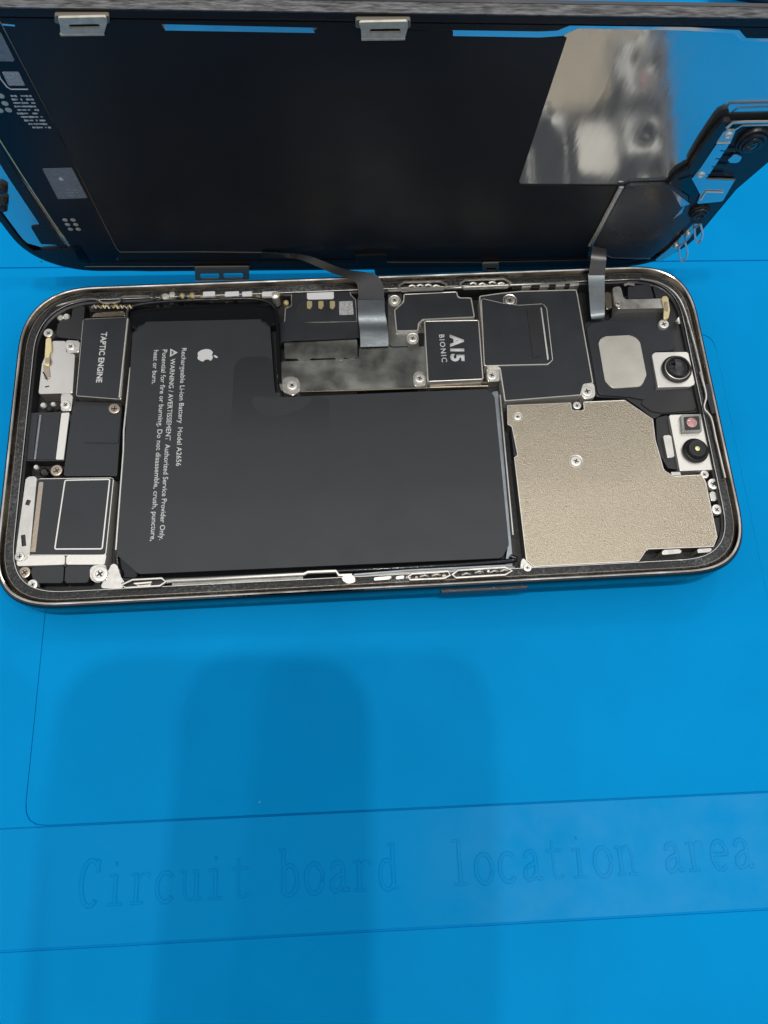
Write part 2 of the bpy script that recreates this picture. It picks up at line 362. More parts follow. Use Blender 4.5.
# embossed serif lettering, drawn as raised strokes in a 1 x 2 cell
def arc(cx, cy, rx, ry, a0, a1, n=12):
    return [(cx+rx*math.cos(math.radians(a0+(a1-a0)*k/n)), cy+ry*math.sin(math.radians(a0+(a1-a0)*k/n))) for k in range(n+1)]
GL = {
 'C': [arc(.5, .72, .36, .70, 50, 310, 18), [(.74, 1.27), (.80, 1.05)], [(.74, 1.27), (.80, 1.42)]],
 'i': [[(.5, .06), (.5, .92)], [(.22, .04), (.78, .04)], [(.24, .90), (.5, .92)], [(.47, 1.26), (.53, 1.28)]],
 'r': [[(.34, .06), (.34, .92)], [(.12, .04), (.60, .04)], [(.12, .90), (.34, .92)], [(.34, .58), (.46, .82), (.62, .94), (.80, .92), (.84, .80)]],
 'c': [arc(.5, .47, .34, .45, 45, 318, 16)],
 'u': [[(.26, .92), (.26, .30), (.32, .10), (.50, .03), (.66, .14), (.74, .34)], [(.74, .92), (.74, .04)], [(.08, .90), (.26, .92)], [(.56, .90), (.74, .92)], [(.74, .04), (.92, .05)]],
 't': [[(.42, 1.22), (.42, .22), (.48, .06), (.62, .02), (.80, .14)], [(.16, .92), (.80, .92)]],
 'b': [[(.26, .05), (.26, 1.42)], [(.08, 1.40), (.26, 1.42)], arc(.50, .46, .30, .46, 150, -150, 16)],
 'd': [[(.74, .05), (.74, 1.42)], [(.56, 1.40), (.74, 1.42)], arc(.50, .46, .30, .46, 30, 330, 16), [(.74, .05), (.92, .06)]],
 'o': [arc(.5, .47, .34, .46, 0, 350, 20)],
 'a': [[(.22, .74), (.32, .90), (.52, .94), (.66, .84), (.68, .66), (.68, .20), (.76, .06), (.90, .08)], [(.68, .58), (.42, .50), (.22, .36), (.20, .16), (.34, .03), (.52, .08), (.68, .28)]],
 'l': [[(.5, .06), (.5, 1.42)], [(.22, .04), (.78, .04)], [(.26, 1.40), (.5, 1.42)]],
 'n': [[(.26, .06), (.26, .92)], [(.08, .90), (.26, .92)], [(.08, .04), (.44, .04)], [(.26, .62), (.40, .86), (.56, .94), (.70, .84), (.74, .62), (.74, .06)], [(.56, .04), (.92, .04)]],
 'e': [[(.20, .50), (.80, .50)]+arc(.5, .47, .32, .46, 4, 312, 16)],
}
line = 'Circuit board  location area'
a0 = ml(Q0(76, 908, 0)); b0 = ml(Q0(757, 868, 0)); cw = (b0-a0).length/len(line); dv = (b0-a0).normalized(); uv = Vector((-dv.y, dv.x))
hh = cw*1.02*1.38
bm = bmesh.new()
for i, ch in enumerate(line):
    for st in GL.get(ch, []):
        pts = []
        for (x, y) in st:
            q = a0+dv*(i+x)*cw+uv*(y*hh*0.86)
            pts.append((q.x, q.y, -0.03))
        vert = abs(st[-1][0]-st[0][0]) < 0.1 or len(st) > 6
        add_tube(bm, pts, cw*(0.085 if vert else 0.055), 8, 0.52)
link('embossed_lettering', bm, 'mat_dusty', repair_mat, angle=60)

# ================================================================== THE OPENED PHONE
phone = thing('opened_smartphone', 'smartphone body lying open on the blue mat with its battery, shields and cameras exposed', 'phone', PO, PM)
HX, HY, CR = 73.6, 35.75, 15.2
def lp(o): return rrect(HX-o, HY-o, 0, rs=[CR-o*.9, CR+1-o*.9, CR-o*.9, CR-o*.9], ns=[2.9, 2.5, 3.0, 3.0])
# back glass, side band, rim, adhesive seat, inner wall
sweep('side_band', lp, [(0.9, 0.5), (0.25, 1.0), (0.0, 1.7), (0.0, 5.7), (0.04, 6.1), (0.14, 6.5), (0.34, 6.78), (0.62, 6.9), (0.8, 6.4), (0.9, 1.0)], 'steel_dark', phone)
bm = bmesh.new(); add_prism(bm, lp(1.0), 0.12, 1.1, 0.0); link('back_glass', bm, 'black', phone)
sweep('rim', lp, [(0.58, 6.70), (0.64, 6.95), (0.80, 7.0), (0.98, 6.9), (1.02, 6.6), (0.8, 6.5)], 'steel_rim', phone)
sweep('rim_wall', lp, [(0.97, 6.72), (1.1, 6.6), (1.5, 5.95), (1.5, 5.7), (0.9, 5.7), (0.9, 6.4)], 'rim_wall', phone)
sweep('adhesive_seat', lp, [(1.4, 6.02), (1.6, 6.14), (2.0, 6.1), (2.9, 6.08), (3.2, 6.0), (3.3, 5.6), (1.4, 5.6)], 'ledge', phone)
sweep('inner_wall', lp, [(2.6, 5.59), (3.35, 5.55), (3.7, 5.3), (3.75, 1.5), (1.0, 1.5), (1.0, 5.59)], 'inner', phone)
prism('chassis_floor', lp(1.1), 1.15, 2.2, 'floor', phone)

prism('camera_bump', rnd(box_pts(29, -32.5, 66, 3.5), 9, 8), -2.6, 0.3, 'black', phone)
def can(name, px, z1, m='silver', z0=2.3, r=0.5, film=None, ins=0.28, bev=0.16, parent=None, rr=None, edge=0):
    pts = rnd(PP(px, z1), rr if rr is not None else r)
    o = prism(name, pts, z0, z1, m, parent or phone, bev)
    if edge: tube('shield_edge', [(q_.x, q_.y, z1-.04) for q_ in inset(pts, edge*.8)], edge, 'silver_bright', o, 6, closed=True)  # bright tube added along the edge to stand for its highlight
    if film: prism('black_film', inset(pts, ins), z1-0.03, z1+0.05, film, o)
    return o

for o_, z_, r_, m_ in ((3.28, 6.02, .09, 'silver'), (1.75, 6.14, .05, 'brown_metal')):
    tube('inner_lip', [(q_.x, q_.y, z_) for q_ in lp(o_)], r_, m_, phone, 6, closed=True)
# --- screws
def screw_mesh(name, r, m, dark='floor', collar=False):
    bm = bmesh.new()
    add_lathe(bm, 0, 0, [(r*0.96, -1.2), (r, -0.05), (r*0.93, 0.12), (r*0.80, 0.17), (r*0.52, 0.15), (r*0.45, 0.02), (0, -0.02)], 20)
    for a in (0.5, 0.5+math.pi/2):
        c_, s_ = math.cos(a), math.sin(a); l_, h_ = r*0.40, r*0.10
        add_prism(bm, [(l_*c_-h_*s_, l_*s_+h_*c_), (-l_*c_-h_*s_, -l_*s_+h_*c_), (-l_*c_+h_*s_, -l_*s_-h_*c_), (l_*c_+h_*s_, l_*s_-h_*c_)], -0.1, 0.05+0.004*(a > 1), mi=1)
    if collar: add_lathe(bm, 0, 0, [(r*1.12, -0.9), (r*1.32, -0.9), (r*1.34, -0.12), (r*1.26, -0.03), (r*1.12, -0.10), (r*1.12, -0.9)], 24)
    return link(name, bm, [m, dark], phone)
protos = {}
def screw(px, py, z, r=1.0, m='silver_bright', collar=False):
    key = (r, m, collar)
    if key not in protos: o = protos[key] = screw_mesh('screw', r, m, collar=collar)
    else: o = protos[key].copy(); COL.objects.link(o); o.parent = phone
    q = P(px, py, z); o.location = q*K; o.rotation_euler.z = random.uniform(0, 3)
    return o

# --- battery
bp = [(133.5, 322), (269.5, 319), (275, 397.5), (487, 389), (494.5, 396), (509, 545), (502, 558), (139, 574), (117, 555)]
ZB = 5.5
bpp = ccw(PP(bp, ZB)); bat_pts = rnd(bpp, [3.4 if (q_ - P(133.5, 322, ZB).xy).length < .1 else 2.6 if (q_ - P(269.5, 319, ZB).xy).length < .1 else 1.4 for q_ in bpp], 8)
battery = prism('battery', bat_pts, 2.3, ZB, 'battery', phone, 0.95, 4)
ZT = ZB+0.035
def btext(body, a, b_, cap, bold=0.0): return text('printed_text', body, P(*a, ZT), P(*b_, ZT), cap, 'print', battery, ZT, bold)
btext('Rechargeable Li-ion Battery  Model A2656', (184.3, 348), (178.5, 466), 1.02, .012)
btext('WARNING / AVERTISSEMENT  Authorized Service Provider Only.', (173.0, 358.5), (161.8, 540), 1.02, .012)
btext('Potential for fire or burning. Do not disassemble, crush, puncture,', (165.0, 349.5), (153.0, 541), 1.02, .012)
btext('heat or burn.', (156.4, 350), (154.2, 384), 1.02, .012)
# warning triangle
A_ = P(173.2, 352.6, ZT)
tri = [(A_.x+0.95, A_.y), (A_.x-0.65, A_.y+1.0), (A_.x-0.65, A_.y-1.0)]
prism('warning_triangle', tri, ZB, ZT, 'print', battery, holes=[inset(tri, 0.26)])
text('printed_text', '!', (A_.x, A_.y+0.05), (A_.x, A_.y-0.12), 0.8, 'print', battery, ZT)
q = P(206, 355.2, ZT); logo('fruit_logo', (q.x-.1, q.y), 2.15, -math.pi/2, 'print', battery, ZT)
# pressed patch and its curl under the corner of the logic board
pp = rnd(PP([(241, 357), (271.5, 356), (275.5, 397.5), (318, 396.5), (330, 399), (329, 433), (240, 437), (231, 430), (234, 366)], ZB), 2.2, 5)
prism('battery_patch', pp, ZB-0.02, ZB+0.02, 'battery_patch', battery)
pp = rnd(PP([(251, 396), (275.5, 397.6), (316, 396.8), (302, 409), (285, 416), (265, 416), (254, 409)], ZB), 3, 5)
prism('battery_patch', pp, ZB, ZB+0.055, 'battery', battery, 0.03)
# glossy film bag around the pouch
can('battery_film', [(128, 304), (200, 297), (258, 297.5), (272, 302), (277, 312), (278, 326), (132, 330)], 4.6, 'film', r=1.2, bev=.7)
tube('battery_film_edge', smooth_path([P(127, 318, 5.0), P(131, 307, 5.9), (P(160, 302, 6.1)), P(215, 299.5, 6.1), P(255, 299, 6.1), P(272, 304, 6.0), P(276.5, 316, 5.6), P(278.5, 350, 5.3), P(280, 384, 5.2)]), 0.42, 'film', phone, 8)
tube('battery_film_edge', smooth_path([P(117, 556, 4.6), P(120, 572, 5.0), P(138, 580, 5.0), P(320, 572, 5.0), P(500, 562, 5.0), P(510, 556, 4.9)]), 0.5, 'film', phone, 8)
can('battery_pull_tab', [(113, 556), (118, 553), (138, 573), (134, 581), (119, 580)], 4.5, 'film', r=.4, bev=.4)
# silver rail right of the battery, thin line on the left
can('side_rail', [(492, 392), (498, 391), (513, 564), (505, 566), (508, 545), (500, 470)], 4.7, 'flex_grey', r=.2, bev=.2)
tube('rail_wire', [P(500, 395, 5.4), P(505, 450, 5.4), P(513, 535, 5.3)], 0.22, 'silver', phone)
tube('rail_wire', [P(130.5, 368, 5.0), P(124, 430, 5.0), P(123.5, 452, 5.0), P(116, 550, 5.0)], 0.22, 'silver_bright', phone)

# --- left end: haptic motor, bottom speaker, brackets
tap = can('haptic_motor', [(83, 319), (128.5, 317), (121, 399.5), (76, 396)], 5.9, 'silver', film='sticker', r=.4, ins=.12)
tube('motor_edge', [P(127.8, 319, 5.95), P(119.5, 398, 5.95)], 0.22, 'silver_bright', tap)
text('printed_text', 'TAPTIC ENGINE', P(104.3, 332, 5.98), P(99, 382.5, 5.98), 1.2, 'print', tap, 5.985, .03)
can('motor_tab', [(91, 317), (95, 313), (124, 311), (126, 316)], 5.4, 'brown_metal', r=.3)
screw(114.5, 408.5, 5.7, 1.25, 'brown_metal')
can('black_module', [(58, 322), (71, 320), (73, 306), (85, 305), (82, 340), (56, 337)], 5.2, 'black', r=.5, bev=.3)
can('antenna_module', [(52, 341), (66, 341), (66, 353), (75, 354), (72.5, 393), (38.5, 394), (42, 364), (47, 352)], 5.8, 'silver', r=.4)
can('module_bracket', [(65, 340), (80, 341), (79, 352.5), (67, 353)], 6.0, 'silver', r=.5)
screw(70.7, 346.3, 6.05, 1.0)
can('spring_contact', [(46, 338), (51, 337.5), (51.5, 350), (49.5, 354), (49, 366), (44.5, 366), (45, 353)], 6.3, 'gold', z0=5.7, r=.3)
can('spring_contact', [(45, 358), (50, 357), (49.5, 363), (45, 363)], 6.45, 'brown_metal', z0=6.2, r=.2, bev=.05)
prism('contact_foot', rnd(PP([(43, 364), (49, 364), (50, 378), (44, 379)], 6.0), .4), 5.7, 6.0, 'brown_metal', phone, .08)
tube('scratched_mark', [P(43, 372, 6.04), P(46, 377, 6.04), P(46.5, 379, 6.04)], 0.14, 'floor', phone)
tube('scratched_mark', [P(45, 387, 5.84), P(49, 386, 5.84)], 0.12, 'floor', phone)
screw(48.5, 333, 6.4, 1.05, 'silver')
can('screw_bracket', [(61, 397), (62, 393), (73, 395), (71, 411), (61, 411)], 5.3, 'silver', r=.5)
screw(65.5, 404.6, 5.4, 1.05)
# charging flex connector with striped cover
can('charge_connector', [(30, 413), (70, 411.5), (64.5, 461), (24, 461)], 5.1, 'black', r=.3)
can('connector_stripe', [(32, 415), (38, 415), (33, 459.5), (27, 459.5)], 5.25, 'sticker', r=.2)
can('connector_stripe', [(42, 415), (60, 414.5), (55.5, 459.5), (36, 459.5)], 5.25, 'sticker', r=.2)
tube('stripe_line', [P(40.5, 415, 5.35), P(34.8, 459.5, 5.35)], 0.25, 'flex_grey', phone, 6, .5)
can('connector_stripe', [(61.5, 413), (69.5, 412.5), (63.5, 459.5), (55.8, 459.5)], 5.35, 'silver_bright', r=.15)
screw(56.6, 470.5, 5.3, 1.25, 'brown_metal')
for (x, y, r_, m_) in [(43, 405, .7, 'silver'), (49, 409, .6, 'rubber'), (53, 404, .6, 'silver'), (60, 317, .7, 'silver_bright'), (66, 316, .75, 'silver_bright'), (44, 472, .9, 'steel_dark'), (36, 467, .6, 'silver')]:
    bm = bmesh.new(); q = P(x, y, 4.8); add_lathe(bm, q.x, q.y, [(r_, 3), (r_, 4.6), (r_*.7, 4.85), (0, 4.8)], 14); link('solder_stud', bm, m_, phone)
can('cable_cover', [(73, 405), (122, 406), (117, 476), (63.5, 476), (68, 440)], 5.2, 'sticker', r=.4, bev=.2)
can('cable_cover', [(87, 406), (111, 406.5), (111.5, 412), (121, 413), (118, 443), (84, 442.5)], 5.42, 'sticker', r=.3, bev=.12)
can('cable_cover', [(73.5, 402), (122, 403), (121.5, 407.5), (73, 407)], 4.9, 'rubber', r=.3, bev=.3)
spk = can('loudspeaker', [(37, 478.5), (114, 477.5), (106, 555.5), (27.5, 555.5)], 5.5, 'silver_bright', film='sticker', r=.6, ins=.16)
sq = rnd(PP([(64.5, 479.7), (110.5, 478.7), (102.8, 549.5), (54, 549.7)], 5.58), .5)
prism('speaker_frame_line', sq, 5.5, 5.60, 'silver_bright', spk, holes=[inset(sq, .26)])
can('speaker_strip', [(39, 482), (43.5, 482), (35.5, 552), (30.5, 552)], 5.62, 'brown_metal', r=.2, bev=.05)
can('speaker_bracket', [(26, 477), (37, 476), (29.5, 556), (24, 561), (15, 561), (17.5, 540)], 5.9, 'silver', r=.6)
for a, b_ in (((29, 500), (27, 505)), ((23, 535), (24, 546))):
    tube('bracket_slot', [P(*a, 5.93), P(*b_, 5.93)], 0.42, 'floor', phone, 8, .3)
screw(19.5, 556.5, 6.0, .95, 'silver')
can('speaker_clamp', [(16.5, 556), (65, 555.5), (64.5, 564.5), (17, 566)], 5.75, 'silver_bright', r=.3)
can('speaker_clamp', [(66.5, 555.5), (106.5, 554.5), (104.5, 564.5), (66, 564.5)], 5.8, 'silver_bright', r=.3)
can('foam_block', [(33, 566), (64, 565.5), (63, 583), (34, 583), (31, 572)], 5.3, 'sticker', r=.4, bev=.3)
can('foam_block', [(65.5, 565.5), (92, 565.5), (88, 582.5), (64.5, 583)], 5.3, 'sticker', r=.4, bev=.3)
screw(24.5, 572.5, 5.3, 1.2, 'brown_metal'); screw(32.5, 584.5, 5.6, 1.0)
can('corner_bracket', [(112, 563), (117, 565), (121, 577), (127, 586), (118, 589), (100, 588), (104, 580)], 5.6, 'silver', r=.4)
screw(99.8, 573.8, 5.95, 1.6, 'silver_bright', )
can('corner_lug', [(90, 566), (106, 564), (108, 580), (97, 583), (90, 579)], 5.7, 'silver', r=.8)

# --- top rail of springs and clips inside the far wall
def clip_loop(px, z, r=0.2, m='silver'):
    tube('spring_clip', [P(a, b_, z) for a, b_ in px], r, m, phone, 6, closed=True)
clip_loop([(399, 286), (404, 282.5), (440, 281.5), (447, 285), (443, 289.5), (402, 291)], 6.9, .3)
clip_loop([(460, 284), (465, 280.5), (504, 279), (511, 283), (507, 287.5), (464, 289)], 6.9, .3)
for x, y in [(409, 286.5), (417, 286), (425, 285.7), (433, 286.5), (470, 284), (479, 284.5), (489, 283), (498, 284)]:
    tube('spring_contact', [P(x, y, 6.7), P(x+3, y-1.3, 7.0), P(x+6, y-.2, 6.6)], .25, 'silver_bright', phone, 6)
tube('inner_rail', [P(388, 290, 6.6), P(399, 290, 6.6), P(446, 288, 6.6), P(460, 287.5, 6.6), P(512, 285, 6.6), P(560, 283, 6.6), P(578, 282, 6.6)], .3, 'silver', phone, 6)
can('rail_plate', [(511, 282), (577, 279.5), (579, 286), (512, 288.5)], 5.9, 'inner', r=.3)
for x in (522, 540, 556, 570): can('rail_clip', [(x, 284.4-(x-520)*.03), (x+9, 284-(x-520)*.03), (x+9, 287-(x-520)*.03), (x, 287.4-(x-520)*.03)], 6.3, 'silver', r=.1, bev=.1)
can('antenna_strip', [(160, 292.5), (280, 287.5), (284, 294), (276, 298), (158, 299)], 5.9, 'brown_metal', r=.5, bev=.2)
for x0, x1 in ((203, 215), (225, 239), (242, 252), (262, 276)):
    can('antenna_contact', [(x0, 291.8), (x1, 291.2), (x1, 296), (x0, 296.6)], 6.3, 'label', r=.15, bev=.15)
for x, y, r_ in [(165, 296, .8), (172, 294, .7), (182, 295, .6), (192, 294.5, .6), (275, 294.5, 1.0), (286, 302, .6)]:
    bm = bmesh.new(); q = P(x, y, 6.2); add_lathe(bm, q.x, q.y, [(r_, 3), (r_, 6.1), (r_*.6, 6.4), (0, 6.45)], 12); link('solder_stud', bm, 'silver_bright' if r_ > .65 else 'gold', phone)
tube('inner_rail', smooth_path([P(56, 306, 6.0), P(80, 300, 6.3), P(96, 299.5, 6.3), P(103, 303, 6.3), P(119, 302, 6.3), P(123, 297, 6.3), P(150, 296.5, 6.3)], 3), .25, 'silver', phone, 6)
for k in range(9): 
    x = 92+k*4.4; tube('spring_contact', [P(x, 308-(k % 2)*2, 5.9), P(x+2.5, 305.5, 6.3), P(x+4.5, 308.5, 5.9)], .3, ['silver', 'brown_metal', 'gold'][k % 3], phone, 6)
can('black_flex_joint', [(88, 302), (128, 300), (130, 310), (120, 312), (90, 312)], 4.6, 'black', r=.4)

# --- bottom rail
for pts_, m_ in [([(122, 585), (133, 580), (162, 578.5), (166, 582), (160, 586), (126, 588)], 'silver'), ([(134, 584), (140, 586.5), (150, 585.5), (152, 582.5)], 'silver_bright')]:
    clip_loop(pts_, 6.4, .28, m_)
tube('inner_rail', [P(166, 581.5, 6.2), P(175, 580.5, 6.4), P(210, 579, 6.4), P(304, 574.2, 6.4), P(308, 572.3, 6.4), P(336, 571.2, 6.4), P(339, 575.5, 6.3), P(352, 575, 6.2)], .36, 'silver_bright', phone, 6)
can('rail_plate', [(172, 581.5), (303, 575.5), (303, 580), (172, 586)], 5.9, 'shield_metal', r=.2)
can('contact_lug', [(342, 575.5), (354, 575), (356, 582), (348, 584), (342, 580)], 6.5, 'silver_bright', r=.5)
for x0, x1 in ((374, 390), (396, 404)):
    can('rail_clip', [(x0, 577.5-(x0-374)*.05), (x1, 576.8-(x1-374)*.05), (x1, 580-(x1-374)*.05), (x0, 580.6-(x0-374)*.05)], 6.5, 'silver_bright', r=.15, bev=.1)
clip_loop([(408, 577), (412, 574), (448, 571.5), (450, 575.5), (444, 578.5), (410, 580)], 6.5, .28)
clip_loop([(452, 575), (458, 570.5), (505, 567.5), (512, 571), (505, 575), (456, 578)], 6.5, .28)
for x, y in [(420, 577), (432, 576), (462, 575), (475, 573), (490, 572.5), (500, 571.5)]:
    tube('spring_contact', [P(x, y, 6.3), P(x+4, y-1.8, 6.7), P(x+8, y-.8, 6.2)], .25, 'silver', phone, 6)
tube('inner_rail', [P(354, 575, 5.6), P(410, 570.5, 5.6), P(512, 565.5, 5.6)], .3, 'flex_grey', phone, 6)

can('rail_plate', [(340, 576), (404, 572), (514, 566), (518, 573), (404, 581), (342, 585)], 5.75, 'shield_metal', r=.3)
can('rail_recess', [(120, 583), (132, 579.5), (160, 578.5), (165, 582), (160, 586), (124, 588)], 5.9, 'floor', r=.3)
for x in range(352, 514, 9):
    y = 579.5-(x-352)*.062+random.uniform(-1.5, 1.5); w_ = random.uniform(2, 5)
    can('rail_clip', [(x, y), (x+w_, y-.3), (x+w_+random.uniform(-1, 1.5), y+2.5), (x, y+2.2)], 6.15+random.random()*.3, random.choice(['silver', 'silver_bright', 'brown_metal', 'floor']), r=.2, bev=.08)
for x in range(136, 282, 8):
    y = 298-(x-136)*.03+random.uniform(-1, 1); w_ = random.uniform(2, 5)
    if x > 150: can('rail_clip', [(x, y), (x+w_, y-.3), (x+w_, y+1.6), (x, y+2)], 6.1+random.random()*.3, random.choice(['silver', 'gold', 'brown_metal', 'floor']), r=.2, bev=.08)
# --- battery connector / SIM block
cb = can('connector_board', [(291, 288.5), (350, 288), (351, 294.5), (356, 299.5), (357.5, 322), (284, 323.5), (285, 308), (291, 306)], 5.5, 'silver', film='sticker', r=.25, ins=.22)
prism('white_label', rnd(PP([(307, 289.6), (333.5, 289), (334, 299), (307, 299.6)], 5.6), .5), 5.5, 5.62, 'label', cb)
for x in (309.6, 321, 332.5):
    prism('gold_pad', rnd(PP([(x-2.6, 301), (x+2.4, 301), (x+2.6, 306), (x+.5, 309.5), (x-2.6, 308)], 5.6), .3), 5.5, 5.62, 'gold', cb)
prism('grey_label', rnd(PP([(339, 301.5), (352.5, 301), (353.6, 314.5), (339.4, 315)], 5.6), .1), 5.5, 5.62, 'code', cb)
for x in (300, 304): tube('printed_line', [P(x, 303.5, 5.58), P(x-.2, 314, 5.58)], .13, 'brown_metal', cb, 6)
ribbon('battery_cable', [(P(279, 323, 5.2), P(281, 345, 5.0)), (P(286, 322, 5.9), P(286, 341.5, 5.9)), (P(320, 323, 6.0), P(320, 340, 6.0)), (P(356, 322, 5.9), P(357, 338, 5.9)), (P(358.5, 323, 4.6), P(359, 338, 4.6))], .25, 'sticker', phone, 5)
can('connector_cover', [(284, 342.5), (357, 339.5), (357.5, 357), (352, 358.5), (345, 357.5), (341, 359.5), (334, 358), (311, 358.5), (308, 361), (300, 361), (297, 358.8), (285, 358.5)], 5.4, 'shield_metal', r=.2)
can('lower_shield', [(281, 361.5), (358.5, 358.5), (359.5, 347), (388, 346), (388, 293), (402, 292.5), (402, 300), (427, 333), (427.5, 387), (300, 391), (292, 395), (281, 390), (277, 376)], 5.1, 'shield_metal', r=.4, bev=.2)
can('screw_bracket', [(282, 377), (295, 376.5), (300, 381), (300, 391), (293, 396), (283, 392)], 5.3, 'silver', r=1.0)
screw(292, 385, 5.4, 1.15)
tube('shield_edge', [P(300, 392, 4.6), P(360, 390.5, 4.6), P(430, 388, 4.6)], .22, 'brown_metal', phone, 6)
can('shield_seam', [(357, 387.2), (418, 385.2), (418, 389), (357, 391)], 4.4, 'floor', r=.1)
screw(394.6, 300, 5.5, 1.0, 'silver_bright', True)
tube('shield_edge', [P(388, 344, 5.2), P(392, 347, 5.2), P(408, 346.6, 5.2)], .12, 'floor', phone, 6)
# --- logic board shields
can('board_shield', [(403.5, 294), (457, 291.5), (458.5, 297.5), (471.5, 297.5), (475, 317.5), (423, 320), (419, 324), (418.5, 331), (396, 331.5), (394, 310), (403, 302)], 5.9, 'silver_bright', film='sticker', r=.5, ins=.26, edge=.13)
screw(412.8, 338, 5.4, 1.0, 'silver_bright', True)
can('foam_block', [(418, 333), (424, 333), (424, 346), (419, 346)], 5.4, 'rubber', r=.2)
cpu = can('processor_shield', [(424, 321), (479, 320), (483.5, 379.5), (427.5, 382)], 6.0, 'silver_bright', film='sticker', r=.5, ins=.24, edge=.13)
text('printed_text', 'A15', P(456.8, 334.5, 6.06), P(457.8, 361.5, 6.06), 2.75, 'print', cpu, 6.065, .045)
text('printed_text', 'BIONIC', P(441.6, 334.5, 6.06), P(444.6, 362, 6.06), 1.15, 'print', cpu, 6.065, .012, space=1.25)
can('screw_bracket', [(413, 374), (417, 371.5), (425, 371.5), (426, 385), (414, 387)], 5.3, 'silver', r=.8)
screw(419.7, 378, 5.4, 1.1)
can('board_shield', [(479, 296), (500, 293), (520, 291), (576.5, 289.5), (578, 296), (593.5, 383.5), (584, 385), (581, 395.5), (504.5, 401.5), (499.5, 368), (485, 366)], 5.6, 'silver_bright', film='sticker', r=.5, ins=.26, edge=.13)
s2 = rnd(PP([(481, 298), (503, 303), (519, 305), (543, 303.5), (547, 308), (553, 360), (548, 364.5), (484, 366)], 6.0), .6)
o_ = prism('raised_shield', s2, 5.6, 6.0, 'silver_bright', phone, .12); prism('black_film', inset(s2, .16), 5.98, 6.05, 'sticker', o_)
# gap round the raised square, with its bright inner line
gp = rnd(PP([(540.5, 307.5), (541.8, 307.5), (548.8, 359), (547.4, 360)], 6.1), .2); prism('shield_groove', gp, 6.0, 6.07, 'silver_bright', o_)
prism('shield_slot', rnd(PP([(526.5, 308.5), (537.5, 308), (543, 356), (533, 358)], 6.15), .5), 6.03, 6.22, 'black', o_, .08)
prism('shield_groove', rnd(PP([(542.2, 306), (543.8, 306), (551.3, 361), (549.8, 362)], 6.1), .2), 6.0, 6.065, 'floor', o_)
screw(510, 300, 6.05, 1.2, 'silver', True)
screw(491.8, 375, 5.0, 1.15)
can('screw_bracket', [(486.5, 369), (489, 366.5), (499, 367), (500, 381), (487.5, 382)], 4.9, 'silver', r=.6)
can('screw_bracket', [(579, 389), (583, 383), (594, 381.5), (595.5, 397), (584, 400)], 5.3, 'silver_bright', r=1.0)
screw(587.2, 391, 5.5, 1.3)
for z_, pts_ in ((4.2, [(429, 384), (498, 382)]), (3.9, [(430, 387.5), (488, 386)])):
    tube('board_edge', [P(*q_, z_) for q_ in pts_], .25, 'brown_metal', phone, 6)

# --- champagne rear shield
gpts = [(507, 405), (568, 402.5), (571, 402.4), (572, 410.5), (584, 410.5), (583, 401.8), (625, 400), (653, 419), (655.5, 440), (659, 452), (664, 470), (674, 476), (702, 474.5), (706, 482), (717.5, 537), (713.5, 547), (647, 549.5), (639, 561.5), (534, 567), (526, 560.5), (514, 457), (517.5, 456), (511.5, 426), (507.5, 425)]
gs = can('rear_shield', gpts, 5.6, 'champagne', r=.35, bev=.22, edge=.12)
screw(517.7, 416.5, 5.75, .85, 'silver_bright', True)
screw(576, 461, 5.85, 1.15, 'silver_bright', True)
screw(577, 405.5, 5.3, .9, 'silver_bright')
can('shield_latch', [(511, 429), (517, 428), (520.5, 455), (514, 456)], 5.0, 'sticker', r=.15)
can('corner_bracket', [(521, 562), (523, 557), (527, 562), (536, 569), (541, 573), (520, 573)], 6.0, 'silver', r=.4)
screw(527.5, 567.5, 6.1, .85)
can('shield_foot', [(662, 550), (681, 549), (682, 553), (662, 555)], 5.9, 'silver', r=.5)
can('shield_foot', [(697, 549), (713, 548), (710, 552), (698, 553)], 5.9, 'silver', r=.3)
tube('shield_edge', [P(605, 565, 5.9), P(638, 563, 5.9)], .2, 'floor', phone, 6)

# --- right end: antenna plate, cameras
can('camera_tray', [(584, 322), (596, 321), (612, 320), (612, 300), (640, 292), (660, 293), (678, 306), (688, 330), (700, 390), (702, 412), (662, 414), (654, 419), (640, 408), (626, 398.5), (596, 397)], 4.5, 'black', r=.8, bev=.3)
can('tray_ridge', [(586, 325), (610, 321), (655, 322), (672, 328), (676, 350), (650, 352), (655, 388), (645, 400), (630, 397), (598, 395)], 4.9, 'sticker', r=1.2, bev=.3)
can('tray_ridge', [(650, 394), (690, 388), (697, 410), (662, 413), (651, 411), (640, 403)], 4.8, 'black', r=.6, bev=.3)
can('plate_insert', [(602, 336.5), (633, 335), (640, 342), (646.5, 375), (641.5, 386.5), (612, 388.5), (605, 381), (598.5, 343)], 5.15, 'pale_metal', r=1.6, bev=.2)
can('antenna_bracket', [(612.5, 287.5), (620.5, 286), (624, 299.5), (662, 298.5), (668, 300.5), (669.5, 308), (618.5, 309), (614.5, 303)], 6.1, 'silver', r=.5)
can('spring_contact', [(661.5, 298), (664.5, 295.5), (668, 297), (670, 310), (668.5, 318.5), (663.5, 318.5), (664, 308)], 6.5, 'gold', z0=6.0, r=.4)
can('spring_contact', [(664, 302), (667.5, 301.5), (668.3, 311), (665.3, 311.5)], 6.62, 'brown_metal', z0=6.4, r=.2, bev=.05)
screw(663.8, 324, 5.6, 1.15, 'silver_bright')
screw(618, 303.5, 6.15, .6, 'silver')
can('black_cover', [(628, 286), (650, 284), (654, 298), (628, 299)], 5.6, 'sticker', r=.4)
can('black_cover', [(652, 284), (664, 286), (674, 298), (668, 299), (656, 297.5)], 5.4, 'sticker', r=.4)
tube('spring_contact', [P(624, 285, 6.0), P(628, 283.5, 6.3), P(634, 284.5, 6.0)], .35, 'silver', phone, 6)
